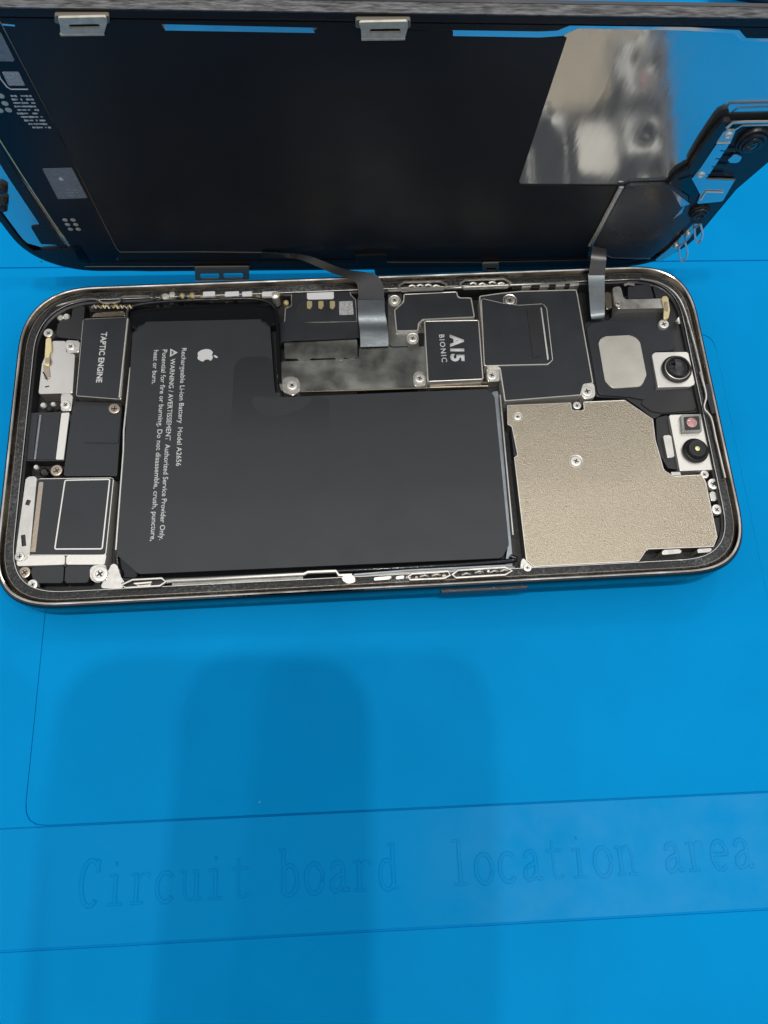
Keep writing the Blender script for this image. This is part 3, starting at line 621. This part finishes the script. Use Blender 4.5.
tube('spring_contact', [P(676, 322, 5.6), P(678, 318, 6.0), P(679, 324, 5.6)], .35, 'silver_bright', phone, 6)
can('stud_block', [(604, 292), (611, 292), (612, 308), (606, 310)], 5.2, 'brown_metal', r=.8)
# front camera pair
fc = can('camera_module', [(652, 355), (655, 352.5), (688, 352), (695, 384), (690, 386.5), (658, 387.5)], 5.6, 'silver_bright', r=.35)
def lens_unit(parent, px, py, z, rs, mats):
    q = P(px, py, z); out = []
    for nm, prof, m_ in mats:
        bm = bmesh.new(); add_lathe(bm, q.x, q.y, [(r_, z+dz) for r_, dz in prof], 32); out.append(link(nm, bm, m_, parent))
    return out
lens_unit(fc, 676, 370, 5.6, 1, [
 ('lens_barrel', [(3.2, 0), (3.2, .5), (3.0, .7), (2.75, .75), (2.6, .7), (2.55, 1.5), (2.45, 1.7), (2.2, 1.72), (2.05, 1.6), (2.0, 1.3), (0, 1.3)], 'rubber'),
 ('lens_ring', [(2.72, .76), (2.72, .95), (2.62, 1.0), (2.5, .95), (2.5, .7)], 'silver_bright'),
 ('lens_glass', [(1.98, 1.45), (1.4, 1.62), (.7, 1.72), (0, 1.75)], 'glass_black')])
# rear camera with flash block
rc = can('camera_module', [(669, 415), (703, 414), (704, 431), (711, 440), (716.5, 469.5), (680, 471)], 5.4, 'silver_bright', r=.3)
lens_unit(rc, 694.5, 451.5, 5.4, 1, [
 ('lens_barrel', [(2.7, 0), (2.7, .6), (2.55, .8), (2.2, .95), (1.9, 1.5), (1.75, 1.65), (1.3, 1.7), (.62, 1.66), (.5, 1.4), (0, 1.4)], 'rubber'),
 ('lens_glass', [(.5, 1.62), (.3, 1.68), (0, 1.7)], 'gold')])
sb = can('sensor_block', [(681, 415), (700.5, 414), (702, 431.5), (682.5, 432.5)], 6.3, 'shield_metal', r=.25, parent=rc)
prism('sensor_face', rnd(PP([(683.5, 417), (699, 416), (700.2, 429.5), (685, 430.2)], 6.35), .3), 6.3, 6.37, 'black', sb)
q = P(691.8, 422.5, 6.4); bm = bmesh.new(); add_lathe(bm, q.x, q.y, [(1.1, 6.3), (1.1, 6.42), (.9, 6.5), (0, 6.52)], 20); link('sensor_lens', bm, 'pink', sb)
can('sensor_clip', [(663, 435.5), (671, 435), (674.5, 457), (667.5, 458)], 5.3, 'silver', r=.3)
can('connector_well', [(656, 418), (668, 415), (679, 470), (668, 468), (660, 455), (657, 440)], 4.4, 'black', r=.4)
prism('camera_tab', rnd(PP([(671, 472), (680, 472), (681, 475), (672, 475.5)], 5.5), .1), 4, 5.5, 'silver', phone)
screw(704.5, 474.5, 5.1, .9); screw(713.4, 484, 5.3, 1.2); screw(717, 509.5, 5.3, 1.1)
can('contact_lug', [(709, 492), (716, 491), (717, 501), (711, 501)], 5.0, 'silver', r=.5)
can('antenna_pad', [(712, 518), (724, 517), (727, 536), (719, 538)], 4.9, 'rubber', r=.3)
# long wires / ridges in the right wall
tube('wall_ridge', smooth_path([P(640, 279, 6.7), P(662, 284, 6.7), P(680, 300, 6.7), P(692, 335, 6.7), P(703, 380, 6.7)], 5), .2, 'steel_rim', phone, 6)
tube('wall_ridge', smooth_path([P(700, 372, 6.75), P(706, 395, 6.75), P(704, 408, 6.75), P(711, 418, 6.75), P(716, 440, 6.75), P(725, 478, 6.75)], 4), .25, 'silver', phone, 6)
can('side_button_well', [(703, 384), (710, 384), (718, 412), (712, 414)], 6.85, 'floor', z0=6, r=.3, bev=.05)
tube('wall_ridge', smooth_path([P(36, 332, 6.7), P(52, 308, 6.7), P(74, 298, 6.7)], 5), .15, 'inner', phone, 6)
# side button seen on the near edge
for x0, x1 in ((440, 525),):
    a, b_ = P(x0, 590, 3), P(x1, 586, 3)
    prism('side_button', rnd(box_pts(a.x, -HY-.45, b_.x, -HY+.3), .2), 2.6, 4.9, 'inner', phone, .2)

# ================================================================== THE DISPLAY, lifted off and standing behind
disp = thing('phone_display', 'black display panel lifted off the phone, standing behind it and showing its inner metal side', 'display', DO, DM)
W2, DH = 72.4, 69.6
def dl(o): return [Vector((q.x, q.y+DH/2)) for q in rrect(W2-o, DH/2-o, 15.0-o*.9)]
sweep('display_glass', dl, [(0.0, -2.5), (0.0, -1.9), (3, -1.9), (3, -2.5)], 'glass_black', disp)
bm = bmesh.new(); add_prism(bm, dl(0.3), -2.45, -1.95); link('panel_layer', bm, 'glass_black', disp)
sweep('chassis_rim', dl, [(0.15, -1.89), (0.1, -0.3), (0.25, 0.0), (1.0, 0.05), (1.5, 0.0), (1.6, -0.9), (1.6, -1.89)], 'display_edge', disp)
prism('top_edge_trim', box_pts(-66, DH-.22, 66, DH+.06), -1.75, 0.02, 'display_top', disp, .1)
# polished steel back plate
ZP = -0.35
plate_px = [(-60, 15.5), (165, 22), (310, 25.4), (453, 28), (540, 29.3), (557, 28.5), (573, 22), (690, 25), (739, 28), (746, 36), (800, 37)]
up = SS(plate_px, ZP)
lowr = [q for q in dl(1.55)]
bm = bmesh.new(); pv = {}
NU, NV = 60, 40
def plate_w(u, v):          # the thin sheet bows away from the panel a little where it is bare
    f = min(1, max(0, (u-8)/19)); f = f*f*(3-2*f)
    return ZP-.02-f*(max(0, u-28)*.004+max(0, v-28)*BOW)
BOW = .016
for i in range(NU+1):
    for j in range(NV+1):
        u = -70.6+141.2*i/NU; v = 1.6+65.6*j/NV
        dx_, dy_ = max(0, abs(u)-57.4), max(0, abs(v-34.8)-21.5)
        if math.hypot(dx_, dy_) <= 13.4: pv[i, j] = bm.verts.new((u, v, plate_w(u, v)))
for i in range(NU):
    for j in range(NV):
        ks = [(i, j), (i+1, j), (i+1, j+1), (i, j+1)]
        ks = [k_ for k_ in ks if k_ in pv]
        if len(ks) > 2: bm.faces.new([pv[k_] for k_ in ks])
ex = bmesh.ops.extrude_face_region(bm, geom=list(bm.faces))
for v_ in ex['geom']:
    if isinstance(v_, bmesh.types.BMVert): v_.co.z -= .06
link('back_plate', bm, 'plate', disp)
# upper chassis bar whose lower edge is stepped
upper = [(-70.5, 66.0)]+[(max(-70.5, q.x), q.y) for q in up if q.x < 70]+[(70.6, 64.0), (70.6, 67.9), (-70.5, 67.9)]
prism('chassis_bar', rnd(upper, .3), -0.3, 0.02, 'display_edge', disp, .08)
# the sheet's top lip is bent back, so it mirrors the mat in front of the phone
def lip(tp, bt):
    T = [S(a, b_, -.42) for a, b_ in tp]; B = [S(a, b_, -.14) for a, b_ in bt]; bm = bmesh.new()
    tv = [bm.verts.new(q) for q in T]; bv = [bm.verts.new(q) for q in B]
    for i in range(len(T)-1): bm.faces.new((tv[i], bv[i], bv[i+1], tv[i+1]))
    ex = bmesh.ops.extrude_face_region(bm, geom=list(bm.faces))
    for v_ in ex['geom']:
        if isinstance(v_, bmesh.types.BMVert): v_.co.z -= .08
    link('plate_lip', bm, 'plate', disp)
lip([(165, 21), (310, 24)], [(165, 30.5), (315, 33)])
lip([(453, 26.5), (540, 28), (557, 27), (573, 21), (688, 24), (739, 27), (746, 35), (790, 36)], [(453, 36), (540, 37.5), (562, 36), (578, 28.5), (688, 30.5), (734, 33.5), (741, 41.5), (790, 42)])
lip([(-3, 17), (14, 18.5)], [(-1, 25), (15, 26.5)])
# graphite sheet
sheet = [(-3, 15), (40, 19), (160, 23), (164, 31), (315, 32), (320, 27), (452, 32), (454, 36), (567, 37.5), (519, 182), (521, 185.5), (618, 186.5), (590, 240), (587, 262), (480, 263), (300, 263), (119, 263), (116, 248), (60, 137)]
sh = rnd(SS(sheet, -.2), [.3]*len(sheet), 4)
gsheet = prism('graphite_sheet', sh, ZP, -.2, 'display_film', disp)
def dline(name, px, r, m, wv=0.0, closed=False, parent=None):
    if wv > .9: wv *= .58
    return tube(name, [S(a, b_, wv) for a, b_ in px], r, m, parent or disp, 6, .6, closed)
dline('sheet_edge', [(-2, 20), (0, 22), (60, 137), (116, 248), (120, 252), (200, 251.8), (277, 252.6)], .13, 'brown_metal', -.15)
dline('bottom_seam', [(85, 266.5), (194, 266.5), (250, 266.5)], .16, 'pale', 0.05)
dline('bottom_seam', [(387, 262.3), (480, 262.3), (590, 260)], .16, 'brown_metal', 0.05)
dline('sheet_crease', [(273, 197.5), (276, 215), (279, 238)], .03, 'floor', -.19)
dline('sheet_crease', [(273, 197.5), (300, 197), (322, 199)], .03, 'floor', -.19)
prism('lower_chassis_bar', rnd(SS([(78, 262), (150, 262.5), (600, 259), (640, 261), (600, 268), (150, 271.5), (85, 270)], .0), .3), -0.4, -.02, 'display_edge', disp, .08)
prism('bottom_seal', rnd(SS([(372, 263), (600, 261), (628, 263), (600, 268), (480, 271.5), (376, 275.5)], -.4), .3), -1.4, -.4, 'display_edge', disp, .1)
# navy flex board at the left
pcb = prism('flex_board', rnd(SS([(-4, 24), (0, 23), (61, 138), (116, 249), (119, 253), (115, 262), (84, 263), (72, 247), (20, 176), (-6, 140)], -.05), .2), ZP, -.05, 'pcb', disp, .04)
dline('board_edge', [(-6, 131), (20, 172), (69, 246)], .13, 'gold', .02, parent=pcb)
dline('board_edge', [(-6, 138), (17, 176), (65, 248)], .13, 'brown_metal', -.1)
prism('foil_patch', rnd(SS([(-4, 32), (1, 33), (14.5, 60), (13, 61.5), (-6, 61)], .05), .2), -.06, .06, 'pale', pcb)
dline('bracket_line', [(-2, 72), (0, 78), (7, 87), (11, 89.3), (28, 89.3)], .12, 'label', .02, parent=pcb)
prism('grey_label', rnd(SS([(2, 72), (18.5, 72), (25, 85.5), (8.5, 85.5)], .02), .2), -.06, .03, 'code', pcb)
for x, y in [(1, 96), (5, 103.5), (8.5, 110), (0, 110.5), (65, 220), (73, 220), (67.5, 224.6), (75.8, 224.6), (70.5, 229.3), (78.3, 229.3)]:
    q = S(x, y, 0); bm = bmesh.new(); add_lathe(bm, q.x, q.y, [(.5, -.06), (.5, .03), (.4, .06), (0, .06)], 14); link('test_pad', bm, 'clip_metal', pcb)
# worn white print, too small to read
bm = bmesh.new()
for r_ in range(10):
    y = 96+3.5*r_; x = 11.5+r_*1.25+max(0, r_-5)*2.6; xe = 30.5+r_*2.15
    while x < xe:
        wd = random.uniform(.10, .22)
        if random.random() < .82:
            q = S(x, y, 0); hh_ = random.uniform(.12, .26); add_prism(bm, box_pts(q.x-wd, q.y-hh_, q.x+wd, q.y+hh_*.6), -.06, -.02)
        x += random.uniform(1.7, 2.6)
link('worn_print', bm, 'print', pcb)
chip = prism('driver_chip', rnd(SS([(42.5, 169), (72, 168.3), (87.5, 198), (58, 199)], .1), .15), -.06, .12, 'pale', pcb, .04)
q = S(61, 179, .13); logo('fruit_logo', (q.x, q.y), .55, 0, 'label', chip, .15)
bm = bmesh.new()
for r_ in range(3):
    for c_ in range(6):
        if random.random() < .2: continue
        q = S(64.5+c_*2.2+r_*1.8, 190+r_*2.8, .13); add_prism(bm, box_pts(q.x-.13, q.y-.12, q.x+.11, q.y+.14), .1, .14)
link('worn_print', bm, 'code', chip)
# dark pad and chassis corner, left
prism('dark_pad', rnd(SS([(31, 227.5), (41, 226), (59, 245), (41, 244)], -.1), .3), ZP, -.1, 'display_edge', disp)
prism('left_chassis_strip', rnd(SS([(-20, 132), (-9, 132), (19, 178), (66, 249), (58, 247), (41, 226.5), (10, 180)], -.05), .1), ZP, -.03, 'display_edge', disp)
cpts = SS([(27, 251.5), (72, 247), (84, 263), (90, 268)], .0)
prism('corner_block', rnd([cpts[0], cpts[1], cpts[2], (cpts[3].x, .7), (-62, 1.3), (-67.5, 4.6)], .4), ZP, .04, 'display_edge', disp, .08)
for k in range(9):
    q = S(36+random.random()*38, 254+random.random()*9, 0.05); bm = bmesh.new(); add_lathe(bm, q.x, q.y, [(.2, 0), (.2, .06), (0, .09)], 8); link('corner_rivet', bm, 'steel_dark', disp)
prism('grey_tab', rnd(SS([(72.5, 246), (80, 247), (90.5, 264), (80.5, 264)], .1), .3), ZP, .12, 'steel_dark', disp, .1)
for x, y, r_ in [(2, 190, 1.0), (4, 202, .8), (2, 208, 1.0)]:
    q = S(x, y, .3); bm = bmesh.new(); add_lathe(bm, q.x, q.y, [(r_, -.4), (r_, .5), (r_*.5, .9), (0, .8)], 12); link('edge_latch', bm, 'rubber', disp)
# blue-grey reflective strips along the top are bare plate; hinge clips
def clip(name, px, slots, wv, m, th=.35):
    return prism(name, rnd(SS(px, wv), .35), wv-th, wv, m, disp, holes=[rnd(SS(s_, wv), .45, 4) for s_ in slots])
for x in (82.5, 383.5):
    y = 17 if x < 100 else 21.5
    clip('mounting_clip', [(x-25, y+1), (x+24, y), (x+24.5, y+6), (x+21.5, y+16.5), (x-22, y+17), (x-22.5, y+9)], [[(x-14, y+7.5), (x+17, y+7), (x+17.5, y+11.5), (x-13.5, y+12)]], 1.3, 'clip_metal')
    dline('clip_lip', [(x-22, y+17.5), (x+21.5, y+17)], .3, 'clip_metal', 1.35)
    prism('clip_base', rnd(SS([(x-28, y-2), (x+27, y-2), (x+27, y+6), (x-28, y+6)], .5), .3), -.3, .6, 'tab_metal', disp, .1)
bt = [(194.5, 267.5), (249, 267), (249.5, 280.5), (195.5, 281.5)]
clip('hinge_clip', bt, [[(200, 274), (219, 273.6), (219.2, 279), (200.2, 279.3)], [(223.5, 273.5), (243, 273.2), (243.2, 278.4), (223.7, 278.8)]], .6, 'tab_metal')
dline('clip_lip', [(195.5, 281), (249.5, 280)], .18, 'silver_bright', .65)
clip('hinge_clip', [(482, 263.5), (499, 263), (499.5, 276), (483, 276.5)], [[(486, 268), (496, 267.7), (496.3, 271), (486.3, 271.3)]], .6, 'tab_metal')
prism('dark_tab', rnd(SS([(355, 256), (387, 255), (387.5, 262), (355.5, 263)], .3), .3), -.2, .3, 'rubber', disp, .1)
# speaker cover, lower right
spc = prism('earpiece_cover', rnd(SS([(626, 185.5), (670, 184.5), (688, 196), (690, 222), (663, 247), (650, 259.5), (609, 258), (594, 246), (602, 230)], .25), 1.6, 5), ZP, .25, 'rubber_soft', disp, .25, 3)
tube('flex_trace', smooth_path([S(621.5, 187, .1), S(612, 205, .1), S(598, 232, .1), S(590, 246, .1)], 4), .55, 'silver', disp, 6, .35)
dline('cover_seam', [(600, 252), (612, 257.5), (650, 258.5)], .2, 'silver', .2)
for a, b_ in (((672, 190), (681, 207)), ((685, 205), (673, 219))):
    prism('foil_triangle', SS([a, b_, (b_[0]+9, b_[1]-3 if b_[1] < 210 else b_[1]-6)], .35), .2, .38, 'plate', disp)

# --- sensor housing with its two round modules, along the right short side
def dpr(name, px, wv, th, m, r=.4, bev=.1, parent=None):
    wv *= .55; th = min(th*.6, wv+.3)
    return prism(name, rnd(SS(px, wv), r), wv-th, wv, m, parent or disp, bev)
base = dpr('sensor_housing', [(689, 172), (719, 128), (730, 122), (800, 121), (800, 135), (730, 195), (703, 228), (678, 250), (686, 222), (690, 190)], .3, .6, 'rubber', r=.8)
dpr('rubber_gasket', [(688, 170), (700, 151), (716, 129), (723, 122), (731, 121), (731, 127), (724, 131), (698, 171), (691, 175)], 1.6, 1.6, 'rubber', r=.8, bev=.5, parent=base)
dpr('rubber_gasket', [(668, 184), (676, 176), (690, 168), (697, 172), (690, 190), (683, 192)], .9, 1.2, 'rubber', r=.8, bev=.4, parent=base)
dpr('sensor_bracket', [(716, 144), (722, 131), (736, 130), (730, 144)], 1.5, .5, 'silver', r=.5, parent=base)
brk = dpr('sensor_bracket', [(716, 145), (729.5, 144), (706.5, 178.5), (735, 180), (722.5, 201.5), (697, 204), (700.5, 195), (692, 179), (701, 167.5)], 1.3, .5, 'plate', r=.3, parent=base)
dpr('sensor_bracket', [(678, 180), (692, 176), (697, 192), (696, 199), (684, 192)], 1.2, .4, 'steel_dark', r=.4, parent=base)
dline('bracket_lip', [(716.5, 143.5), (730, 143)], .22, 'silver_bright', 1.6, parent=base)
dline('bracket_lip', [(701, 200), (706, 192), (723, 192.5)], .22, 'silver_bright', 1.6, parent=base)
dline('bracket_lip', [(706.5, 179), (735, 180)], .16, 'brown_metal', 1.5, parent=base)
def dscrew(px, py, wv, r, m):
    q = S(px, py, wv); bm = bmesh.new(); add_lathe(bm, 0, 0, [(r, -.7), (r, 0), (r*.85, .15), (r*.5, .13), (r*.4, 0), (0, -.05)], 16)
    o = link('screw', bm, m, base); o.location = q*K
dscrew(728.5, 136, .95, .75, 'silver_bright'); dscrew(701, 175.5, .85, .75, 'silver_bright')
dline('frame_wire', [(727, 128), (733, 122.5), (745, 122), (800, 121.5)], .35, 'silver', 1.9, parent=base)
dline('frame_wire', [(735, 130), (742, 125.5), (800, 124.5)], .2, 'plate', 1.7, parent=base)
def module(px, py, wv, R0, sx, prof, m):
    q = S(px, py, wv); bm = bmesh.new(); add_lathe(bm, 0, 0, [(r_*R0, z_*.6) for r_, z_ in prof], 32)
    bmesh.ops.scale(bm, vec=(sx, 1, 1), verts=bm.verts); o = link('round_module', bm, m, base); o.location = Vector((q.x, q.y, wv))*K; return o
RP = [(1, -1.5), (1, .2), (.96, .5), (.88, .55), (.84, .3), (.82, 1.0), (.76, 1.3), (.66, 1.35), (.6, 1.1), (.58, 1.7), (.5, 1.9), (.38, 1.85), (.3, 1.4), (0, 1.3)]
m1 = module(752, 141, .6, 3.0, .9, RP, 'rubber'); m2 = module(699, 212, .4, 2.1, 1.0, RP, 'rubber')
q = S(752, 143, 1); bm = bmesh.new(); add_lathe(bm, 0, 0, [(.9, 0), (.5, .25), (0, .3)], 20); o = link('module_lens', bm, 'glass_black', m1); o.location = (0, 0, .1)
dpr('flex_fold', [(728, 160), (735, 154), (742, 157), (739, 163), (730, 163)], 1.5, .5, 'plate', r=.5, parent=base)
for k in range(4):
    a = (724-k*4.2, 150+k*8); dline('flex_rib', [(a[0]-4, a[1]), (a[0]+3, a[1]+.5), (a[0]+12, a[1]+1)], .28, 'display_edge' if k % 2 else 'steel_dark', 1.0, parent=base)
dpr('edge_plate', [(668, 250), (680, 238), (693, 224), (699, 224), (690, 238), (676, 252), (660, 262), (655, 260)], .5, .6, 'plate', r=.3, parent=base)
for x, y in ((688, 235), (676, 247)): dscrew(x, y, .7, .55, 'silver')
def hook(px, wv):
    tube('wire_hook', [S(a, b_, wv) for a, b_ in px], .24, 'silver_bright', disp, 6, closed=True)
hook([(694.5, 228), (700.5, 224), (702.5, 233), (701.5, 240), (697.5, 244), (695, 237)], 1.4)
hook([(679, 246), (685, 242), (687.5, 252), (686.5, 258), (681.5, 262.5), (679.5, 255)], 1.4)

# --- the two flex cables that still tie display and phone together
def D_(px, py, wv=.6): return DM @ S(px, py, wv) + DO
def rib_to_disp(name, pairs, th, m, k=6): return ribbon(name, [(toD(a), toD(b_)) for a, b_ in pairs], th, m, disp, k)
rib_to_disp('flex_cable', [(D_(262, 252, .3), D_(262, 257, .3)), (D_(278, 253, .5), D_(278, 257.5, .5)), (PW(309, 256, 11.5), PW(300, 259.5, 10.5)), (PW(344, 269, 10.6), PW(330, 272, 9.6)), (PW(374, 274, 9.4), PW(354, 281, 8.6)), (PW(383, 285, 8.0), PW(358, 291, 7.6)), (PW(384, 299, 6.5), PW(358, 299.5, 6.5))], .22, 'flex', 6)
rib_to_disp('flex_cable', [(PW(384.5, 298, 6.25), PW(357.5, 299, 6.25)), (PW(385, 312, 6.6), PW(358, 313, 6.6)), (PW(387, 324, 6.2), PW(359, 324, 6.2)), (PW(388, 332, 6.4), PW(360, 332, 6.4)), (PW(388.5, 346, 6.0), PW(360.5, 347, 6.0))], .2, 'flex_grey', 6)
rib_to_disp('flex_cable', [(D_(606, 249, .5), D_(592, 246, .5)), (PW(606, 262, 9.6), PW(590.5, 261, 9.6)), (PW(604.5, 275, 7.8), PW(588.5, 275, 7.8))], .22, 'flex', 6)
rib_to_disp('flex_cable', [(PW(604.5, 274, 7.7), PW(588, 274, 7.7)), (PW(604.5, 285, 7.2), PW(588.5, 285, 7.2)), (PW(604.5, 312, 6.7), PW(590.5, 314, 6.7)), (PW(603.5, 318, 5.9), PW(592, 319, 5.9))], .3, 'flex_grey', 6)

# ================================================================== far corner: tool lying on the mat, its tip in the frame
tool = thing('black_tool', 'black tool with pale ribbed grip lying on the blue mat behind the display', 'tool', Q0(742, 3, 2))

bm = bmesh.new(); add_tube(bm, [(-9, 2, 2), (-3, 1.2, 2.4), (3, .6, 2.6), (9, 0, 2.6), (14, -.4, 2.6), (40, 8, 3)], [.8, 2.0, 2.6, 2.6, 2.2, 2.2], 16); link('tool_body', bm, 'black', tool, angle=50)
bm = bmesh.new()
for k in range(5): add_tube(bm, [(10+k*.1, -3.2+k*1.4, 4.6), (26, -2.6+k*1.4, 5)], .35, 8)
link('ribbed_grip', bm, 'label', tool)

# ================================================================== the photographer's own phone, above the mat (casts the soft shadows)
held = thing('handheld_smartphone', 'dark smartphone held level above the mat by the photographer, outside the photo', 'phone', CAM_LOC, CAM_ROT)
bm = bmesh.new(); add_prism(bm, rnd([(-46.5, -118), (7, -118), (7, 14), (-46.5, 14)], 12, 8), 2.5, 10.0, 1.0); link('phone_body', bm, 'black', held)
bm = bmesh.new(); add_lathe(bm, 0, 0, [(6.5, 2.6), (6.5, 1.2), (6.0, 1.0), (4.5, 1.0), (4.4, 1.4), (0, 1.4)], 32); link('camera_lens', bm, 'glass_black', held)
